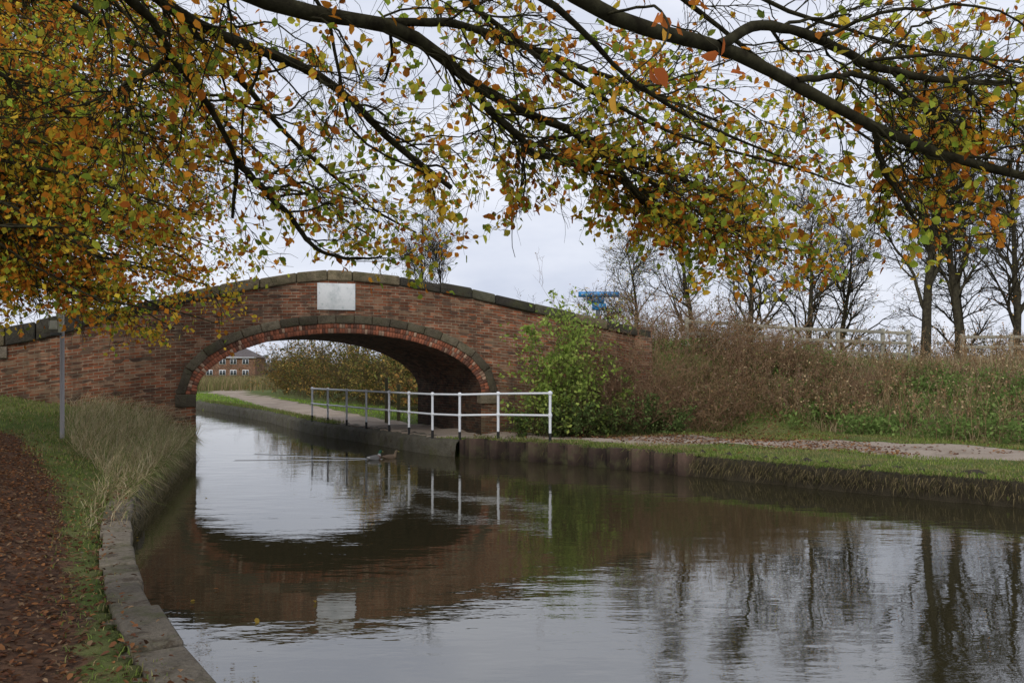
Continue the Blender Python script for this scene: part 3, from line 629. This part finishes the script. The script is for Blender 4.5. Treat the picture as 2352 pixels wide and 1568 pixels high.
tall=(.4+.9*q*rng.random(n))*(.6+.6*sst(7.5,10,b))
blades(mb,P,U(.15,.8,n)*tall,np.full(n,.007),c,.55)
P,a,b=scatter(80000,-11,-4.,9.,21,lambda x,y,l,r,pa,li:(l<r)&(l>.0)&(l<.5+1.7*sst(12,18,y))&(pa<.5)&(rng.random(len(x))<(.25+.7*sst(10,15,y))*(.15+.85*clump(x*2.3,y*1.6))))
n=len(P);blades(mb,P,U(.12,.8,n)*(.35+.65*sst(11,15.5,P[:,1])),np.full(n,.0045),gc(n,[(.54,.44,.26),(.4,.32,.18),(.22,.26,.09),(.58,.49,.32),(.17,.21,.07),(.46,.37,.22)]),.75,(.35,-.15))
def fringe(mb,l,frac,gtop,glow,a0,a1,out=(.75,.6)):
    nn=landn(l,len(l)//2);n=len(l);o=U(.02,.45,n)
    P=np.c_[l+nn*o[:,None],np.full(n,.41)];low=rng.random(n)<frac;P[low,2]=U(.12,.4,low.sum());P[low,:2]=(l+nn*.08)[low]
    c=gc(n,gtop);c[low]=gc(low.sum(),glow)
    bm=-nn*np.where(low,out[1],out[0])[:,None]
    a_=U(a0,a1,n);m1=P+np.c_[bm*.35*a_[:,None],np.where(low,-.05,.3)*a_];tp=P+np.c_[(bm+rng.normal(0,.4,(n,2)))*.7*a_[:,None],np.where(low,-.8,-.15)*a_]
    wv=nrm(np.c_[rng.normal(0,1,(n,2)),np.zeros(n)])*.006
    V=np.stack([P-wv,P+wv,m1+wv*.7,m1-wv*.7,tp],1);b_=np.arange(n)[:,None]*5
    mb.add(V,[b_+np.array([[0,1,2,3]]),b_+np.array([[3,2,4]])],np.repeat(c,5,0))
l=resamp(RE[1:7],.0018);fringe(mb,l[(l[:,1]>9)&(l[:,1]<17.3)],.38,[(.2,.29,.06),(.15,.21,.045),(.34,.3,.13)],[(.16,.13,.065),(.08,.075,.03),(.24,.19,.1)],.05,.22)
l=resamp(RE[6:10],.004);fringe(mb,l[(rng.random(len(l))<clump(l[:,0]*2.5,l[:,1]*2))],.1,[(.18,.25,.06),(.13,.18,.045),(.3,.25,.12)],[(.16,.13,.065),(.08,.075,.03)],.08,.34,(.9,.5))
l=resamp(LE[9:16],.0016);fringe(mb,l[(l[:,1]>10)&(l[:,1]<20.6)&(rng.random(len(l))<sst(10,14,l[:,1]))],.3,[(.5,.41,.24),(.36,.29,.16),(.2,.25,.08),(.17,.21,.06)],[(.3,.24,.14),(.12,.11,.05),(.2,.17,.09)],.12,.5,(1.,.5))
l=resamp(RE[6:19],.004);nn=landn(l,100)
n=len(l);P=np.c_[l+nn*U(.1,.5,n)[:,None],np.full(n,.43)];k=((l[:,0]>-1)|(l[:,1]>27))&(rng.random(n)<.25+.75*clump(l[:,0]*2,l[:,1]));P=P[k];n=len(P)
blades(mb,P,U(.05,.2,n),np.full(n,.007),gc(n,LG),.8,(-.35,-.6))
mb.build('long_grass',M_grass)
mb=MB()
L=resamp(np.array([(-30,72),(-24,84),(-16,100),(-60,100),(-40,84)]),.02);ii=rng.integers(0,len(L),26000);P=L[ii]+rng.normal(0,2.2,(len(ii),2))
P=np.c_[P,np.full(len(P),.3)];n=len(P);blades(mb,P,U(.7,1.6,n),np.full(n,.035),gc(n,[(.36,.27,.15),(.28,.22,.11),(.2,.19,.08),(.16,.17,.06)]),.2);mb.build('reeds',M_grass)
mb=MB();P,a,b=scatter(6500,2.,22,18,29,lambda x,y,l,r,pa,li:(r<l)&(r>7.2)&(rng.random(len(x))<np.where(x<9,.9,.45)*(.2+clump(x*.9,y*1.1))))
n=len(P);P1,R1=grow(P,rng.normal(0,.2,(n,3))+np.array([0,0,1]),U(.4,1.35,n),np.full(n,.007),6,.07,(0,0,0),.4);tubes(mb,P1,R1,3,gc(n,[(.25,.15,.1),(.34,.24,.15),(.18,.115,.075)]))
idx,st,dr,r,t=spawn(P1,R1,6,.4,1,.3,.7);P2,R2=grow(st,dr,U(.08,.3,len(st)),np.full(len(st),.0045),4,.1,(0,0,.05),.5);tubes(mb,P2,R2,3,gc(len(st),[(.27,.17,.11),(.37,.27,.18)]))
leaves(mb,P2[:,-1],U(.03,.08,len(P2)),gc(len(P2),[(.27,.16,.1),(.38,.28,.19)]),0,True,.7)
mb.build('dead_willowherb_stems',M_bark)
mb=MB();P,a,b=scatter(15000,2.,24,17,28,lambda x,y,l,r,pa,li:(r<l)&(r>7.)&(r<12.5)&(rng.random(len(x))<sst(.35,.75,clump(x*.8+2,y*.9))))
pp=np.repeat(P,9,0);pp=pp+np.c_[rng.normal(0,.1,(len(pp),2)),U(.0,.5,len(pp))]
leaves(mb,pp,U(.06,.15,len(pp)),gc(len(pp),[(.17,.26,.07),(.13,.19,.055),(.24,.33,.1)]),-.2,True,.55);mb.build('nettles',M_leaf)
# fallen leaves
mb=MB()
def fallen(P,cols,s0,s1):
    n=len(P);a=U(0,6.28,n);s=U(s0,s1,n);d=np.c_[np.cos(a),np.sin(a),rng.normal(0,.3,n)];q=np.c_[-np.sin(a),np.cos(a),rng.normal(0,.3,n)]
    c=P+np.c_[np.zeros((n,2)),U(.006,.03,n)];s=s[:,None]
    V=np.stack([c-d*s*.5,c-d*s*.1+q*s*.3,c+d*s*.3+q*s*.22,c+d*s*.5,c+d*s*.3-q*s*.22,c-d*s*.1-q*s*.3],1);V[:,[1,2,4,5],2]+=.006
    b=np.arange(n)[:,None]*6;mb.add(V,[b+np.array([[0,1,2,3]]),b+np.array([[0,3,4,5]])],np.repeat(cols,6,0))
BR=[(.2,.09,.045),(.14,.065,.04),(.3,.14,.06),(.1,.055,.033),(.26,.17,.1)]
P,a,b=scatter(90000,-13,0,3.2,19,lambda x,y,l,r,pa,li:(l<r)&(l>.02)&(rng.random(len(x))<np.clip(li*1.1+.06+.25*(l<.5)*(l>.12)*clump(x*3,y*3),0,1)))
P[a<.3,2]=.465;fallen(P,gc(len(P),BR,.5),.022,.055)
P,a,b=scatter(22000,-1,14,17,24,lambda x,y,l,r,pa,li:(r<l)&(r>.15)&(rng.random(len(x))<np.where((x<8)&(r>2.2),.5,.08)))
fallen(P,gc(len(P),BR+[(.4,.22,.1)],.3),.05,.09)
mb.build('fallen_leaves',M_leaf)
mb=MB();P=np.c_[U(-5,4,260),U(5.2,17,260),np.full(260,-.012)];ii=inside(P[:,:2]+.0,CANAL)&(pdist(P[:,:2],LE)<1.8*rng.random(260)**2+.1);P=P[ii]
fallen(P,gc(len(P),BR+[(.5,.34,.07)],.3),.04,.07);mb.build('floating_leaves',M_leaf)
# ---------------------------------------------------------------- railing
E=empty('white_railing');mb=MB();mk=MB()
RP=np.array([(.86,19.65,.46),(-.33,20.8,.42),(-1.27,21.15,.39),(-2.0,21.9,.38),(-2.72,23.0,.38),(-3.4,24.1,.38),(-4.25,25.4,.38),(-5.05,26.6,.38),(-5.9,27.9,.38),(-6.7,29.2,.38)])
wh=(.7,.72,.74)
def cyl(m,a,b,r,c,s=12): tubes(m,np.array([[a,np.array(a)*.5+np.array(b)*.5,b]],float),np.full((1,3),r),s,c)
def ball(m,c,r,col,n=10):
    th=np.linspace(0,np.pi,n);prof=np.c_[np.sin(th)*r,np.cos(th)*r];an=np.arange(12)*np.pi/6
    V=np.stack([prof[:,None,0]*np.cos(an),prof[:,None,0]*np.sin(an),np.repeat(prof[:,1:],12,1)],-1)+np.array(c)
    b=(np.arange(n-1)[:,None]*12);j=np.arange(12)[None];F=np.stack([b+j,b+(j+1)%12,b+12+(j+1)%12,b+12+j],-1).reshape(-1,4);m.add(V,F,col)
for i,(x,y,z) in enumerate(RP):
    cyl(mk,(x,y,z-.2),(x,y,z+.2),.034,(.015,.015,.015));cyl(mb,(x,y,z+.2),(x,y,z+1.1),.031,wh)
    ball(mb,(x,y,z+1.1),.055,wh);ball(mb,(x,y,z+.6),.05,wh)
    cyl(mb,(x,y,z+.55),(x,y,z+.65),.04,wh)
    if i: 
        a=RP[i-1]
        for h in (.6,1.1): cyl(mb,(a[0],a[1],a[2]+h),(x,y,z+h),.025,wh)
mb.build('rails_and_posts',M_paint,True,E);mk.build('black_post_feet',M_paint,True,E)
# ---------------------------------------------------------------- marker post, left
E=empty('marker_post');z0=float(H([(-8.42,16.3)])[0][0]);mb=MB();cyl(mb,(-8.42,16.3,z0-.2),(-8.42,16.3,3.08),.04,(.36,.34,.35));ball(mb,(-8.42,16.3,3.08),.042,(.36,.34,.35));mb.build('pole',M_paint,True,E)
mb=MB();mb.abox(-8.47,-8.42+.055,16.235,16.262,2.78,3.14,(.7,.68,.6));mb.abox(-8.62,-8.475,16.2,16.26,2.84,3.0,(.65,.63,.55));mb.abox(-8.6,-8.4,16.225,16.2345,2.72,2.77,(.08,.08,.08))
mb.abox(-8.6,-8.49,16.19,16.199,2.86,2.98,(.75,.73,.65));bevel(mb.build('small_sign_box',M_paint,False,E),.006)
# ---------------------------------------------------------------- timber fences
def fence(name,pts,h=1.15,rails=(.35,.72,1.06),step=1.9,c=(.33,.31,.24)):
    E=empty(name);L=resamp(np.asarray(pts,float),step);L=np.r_[L,[pts[-1]]] if np.linalg.norm(L[-1]-pts[-1])>.6 else L
    z=H(L)[0];mb=MB()
    for (x,y),zz in zip(L,z):
        mb.abox(x-.055,x+.055,y-.05,y+.05,zz-.3,zz+h+U(0,.05),np.array(c)*U(.8,1.1))
    for r in rails:
        for i in range(len(L)-1):
            a,b=L[i],L[i+1];d=nrm(b-a);n=np.array([-d[1],d[0]]);P=[]
            o=-n*.075 if n[1]>0 else n*.075
            for dz in (0,.1):
                P+=[(*(a+o-d*.03),z[i]+r-.05+dz),(*(b+o-d*.045),z[i+1]+r-.05+dz),(*(b+o*.67-d*.045),z[i+1]+r-.05+dz),(*(a+o*.67-d*.03),z[i]+r-.05+dz)]
            mb.box(P,np.array(c)*U(.85,1.15))
    bevel(mb.build('posts_and_rails',M_wood,False,E),.006)
fence('timber_fence',[(5.2,25.9),(8,27.),(13.3,29.2)]);fence('timber_fence',[(15.1,29.2),(17,29.6),(24,31.3)])
fence('timber_fence',[(-3.75,28.8),(-2.6,30.3)],1.2,(.4,.8),1.8,(.2,.2,.1))
mb=MB();zz=.4;mb.abox(-4.08,-3.98,27.9,28,zz-.2,zz+1.45,(.2,.19,.11));mb.build('wooden_post',M_wood)
# ---------------------------------------------------------------- blue gantry in the distance
E=empty('blue_gantry_sign');mb=MB();X,Y=6.0,60
bl=(.03,.26,.6)
mb.abox(X-1.4,X+1.4,Y,Y+.5,7.2,7.55,bl);mb.abox(X-.8,X+.35,Y+.05,Y+.45,6.75,7.195,(.04,.2,.42));mb.abox(X-.45,X+.5,Y+.05,Y+.45,6.3,6.745,bl)
mb.abox(X-.2,X+.1,Y+.1,Y+.4,0,6.295,(.1,.12,.14))
for k in range(6): mb.abox(X-1.25+k*.42,X-1.0+k*.42,Y-.03,Y-.005,7.3,7.45,(.2,.4,.65))
mb.build('frame',M_paint,False,E)
# ---------------------------------------------------------------- brick house
E=empty('brick_house');hx0,hx1,hy0,hy1=-74,-59,200,208;z0=.2;ez=5.3
mb=MB();V=np.array([(hx0,hy0),(hx1,hy0),(hx1,hy1),(hx0,hy1)],float)
for a,b in ((0,1),(1,2),(2,3),(3,0)):
    P=np.array([(*V[a],z0),(*V[b],z0),(*V[b],ez),(*V[a],ez)]);L=np.linalg.norm(V[b]-V[a]);mb.add(P,[[0,1,2,3]],(.3,.3,.3),[(0,0),(L,0),(L,5),(0,5)])
mb.build('walls',M_brick,False,E)
mb=MB();o=.4;mb.add([(hx0-o,hy0-o,ez),(hx1+o,hy0-o,ez),(hx1+o,hy1+o,ez),(hx0-o,hy1+o,ez),(hx0+4,204,7.8),(hx1-4,204,7.8)],[[0,1,5,4],[2,3,4,5],[1,2,5],[3,0,4]],(.13,.11,.11));mb.build('roof',M_stone,False,E)
mb=MB();mg=MB()
for k,x in enumerate((-72.5,-69.5,-66.5,-64.,-61.2)):
    for z in (1.2,3.7):
        mb.abox(x-.75,x+.75,hy0-.06,hy0-.01,z,z+1.25,(.7,.7,.7));
        for q in (-.36,.36): mg.abox(x+q-.28,x+q+.28,hy0-.09,hy0-.065,z+.12,z+1.1,(.05,.06,.07))
mb.abox(hx0-.45,hx1+.45,hy0-.5,hy0-.41,ez-.15,ez+.05,(.7,.7,.7))
mb.build('window_frames',M_paint,False,E);mg.build('window_glass',M_paint,False,E)
mb=MB();mb.abox(-67,-66,203.5,204.5,7,8.7,(.2,.09,.06));mb.build('chimney',M_brickpiece,False,E)
# ---------------------------------------------------------------- ducks
def duck(x,y,ang,head,neckc,body,breast,sc_=1.):
    E=empty('mallard_duck');mb=MB()
    S=[(-.27,.085,.006,.004),(-.23,.075,.035,.018),(-.17,.06,.07,.045),(-.08,.05,.095,.07),(.02,.045,.1,.08),(.09,.05,.085,.075),(.135,.075,.06,.06),(.15,.115,.036,.042),(.157,.155,.03,.034),(.17,.185,.034,.036),(.195,.2,.036,.036),(.222,.198,.026,.025),(.235,.192,.014,.012),(.262,.187,.015,.007),(.285,.184,.011,.004),(.29,.183,.003,.002)]
    S=np.array(S);x_=S[:,0];z_=S[:,1];tn=nrm(np.gradient(S[:,:2],axis=0));nn_=np.c_[-tn[:,1],tn[:,0]]
    an=np.arange(14)*2*np.pi/14;V=np.zeros((len(S),14,3))
    V[...,0]=x_[:,None]+nn_[:,:1]*S[:,3:]*np.sin(an);V[...,2]=z_[:,None]+nn_[:,1:]*S[:,3:]*np.sin(an);V[...,1]=S[:,2:3]*np.cos(an)
    C=np.zeros((len(S),14,3));C[:]=body
    C[0:2]=(.4,.38,.35) if head[1]>head[0] else body
    C[5:7]=breast;C[7]=neckc;C[8:13]=head;C[12:]=(.35,.3,.06)
    up=(np.sin(an)>.3);C[2:5,up]=np.array(body)*.55
    b=(np.arange(len(S)-1)[:,None]*14);j=np.arange(14)[None];F=np.stack([b+j,b+(j+1)%14,b+14+(j+1)%14,b+14+j],-1).reshape(-1,4)
    def place(V):
        V=V.reshape(-1,3)*sc_;c,s=math.cos(ang),math.sin(ang);return np.c_[V[:,0]*c-V[:,1]*s+x,V[:,0]*s+V[:,1]*c+y,V[:,2]-.01]
    mb.add(place(V),F,C.reshape(-1,3));mb.build('body',M_feather,True,E)
    mb=MB()
    for sg in (-1,1):
        W_=[(-.2,.085,.0),(-.1,.1,.055),(0,.105,.065),(.07,.08,.05)];V=[]
        for (a,z,wd) in W_: V+=[(a,sg*.055,z+.02),(a,sg*(.06+wd*.65),z-.005),(a,sg*(.065+wd*.6),z-.045)]
        mb.add(place(np.array(V)),np.array([[k*3+q,k*3+3+q,k*3+4+q,k*3+1+q] for k in range(3) for q in range(2)]),np.array(body)*.7)
        ball(mb,place(np.array([[.203,sg*.031,.208]]))[0],.006,(.01,.01,.01),6)
    mb.build('wings_and_eyes',M_feather,True,E)
duck(-3.2,20.3,.9,(.01,.06,.03),(.4,.4,.4),(.2,.19,.18),(.1,.045,.03),.95)
duck(-2.88,20.6,.6,(.12,.085,.05),(.13,.09,.055),(.16,.11,.07),(.16,.11,.065),.85)
# ---------------------------------------------------------------- sky, light, camera
wd_=bpy.data.worlds.new('World');bpy.context.scene.world=wd_;wd_.use_nodes=True;t=NT(wd_)
EL,RO=math.radians(38),math.radians(200)
sky=t.n('ShaderNodeTexSky',sky_type='NISHITA',sun_disc=False,sun_elevation=EL,sun_rotation=RO,air_density=1.,dust_density=2.)
co=t.n('ShaderNodeTexCoord').outputs['Generated']
mp=t.n('ShaderNodeMapping',{0:co,3:(1,1,3.2)}).outputs[0]
cl=t.mix(t.ramp(t.noise(mp,2.4,6,.55),.32,.66),(5.9,6.4,7.8),(9.1,9.35,10.2))
c=t.mix(.93,sky.outputs[0],cl)
bg=t.n('ShaderNodeBackground',{0:c,1:.105});t.n('ShaderNodeOutputWorld',{0:bg.outputs[0]})
sl=bpy.data.lights.new('sun','SUN');sl.energy=1.5;sl.angle=math.radians(18);sl.color=(1,.95,.87)
so=bpy.data.objects.new('sun',sl);COLL.objects.link(so)
from mathutils import Vector
dirv=Vector((math.sin(RO)*math.cos(EL),math.cos(RO)*math.cos(EL),math.sin(EL)));so.rotation_euler=dirv.to_track_quat('Z','Y').to_euler()
cam=bpy.data.cameras.new('camera');co_=bpy.data.objects.new('camera',cam);COLL.objects.link(co_)
co_.location=(0,0,2.05);co_.rotation_euler=(math.pi/2,0,0);cam.sensor_width=36;cam.lens=36*2000/2352;cam.shift_y=69/2352;cam.clip_end=3000;cam.clip_start=.05
sc_=bpy.context.scene;sc_.camera=co_
sc_.view_settings.view_transform='Standard';sc_.view_settings.look='None';sc_.view_settings.exposure=0
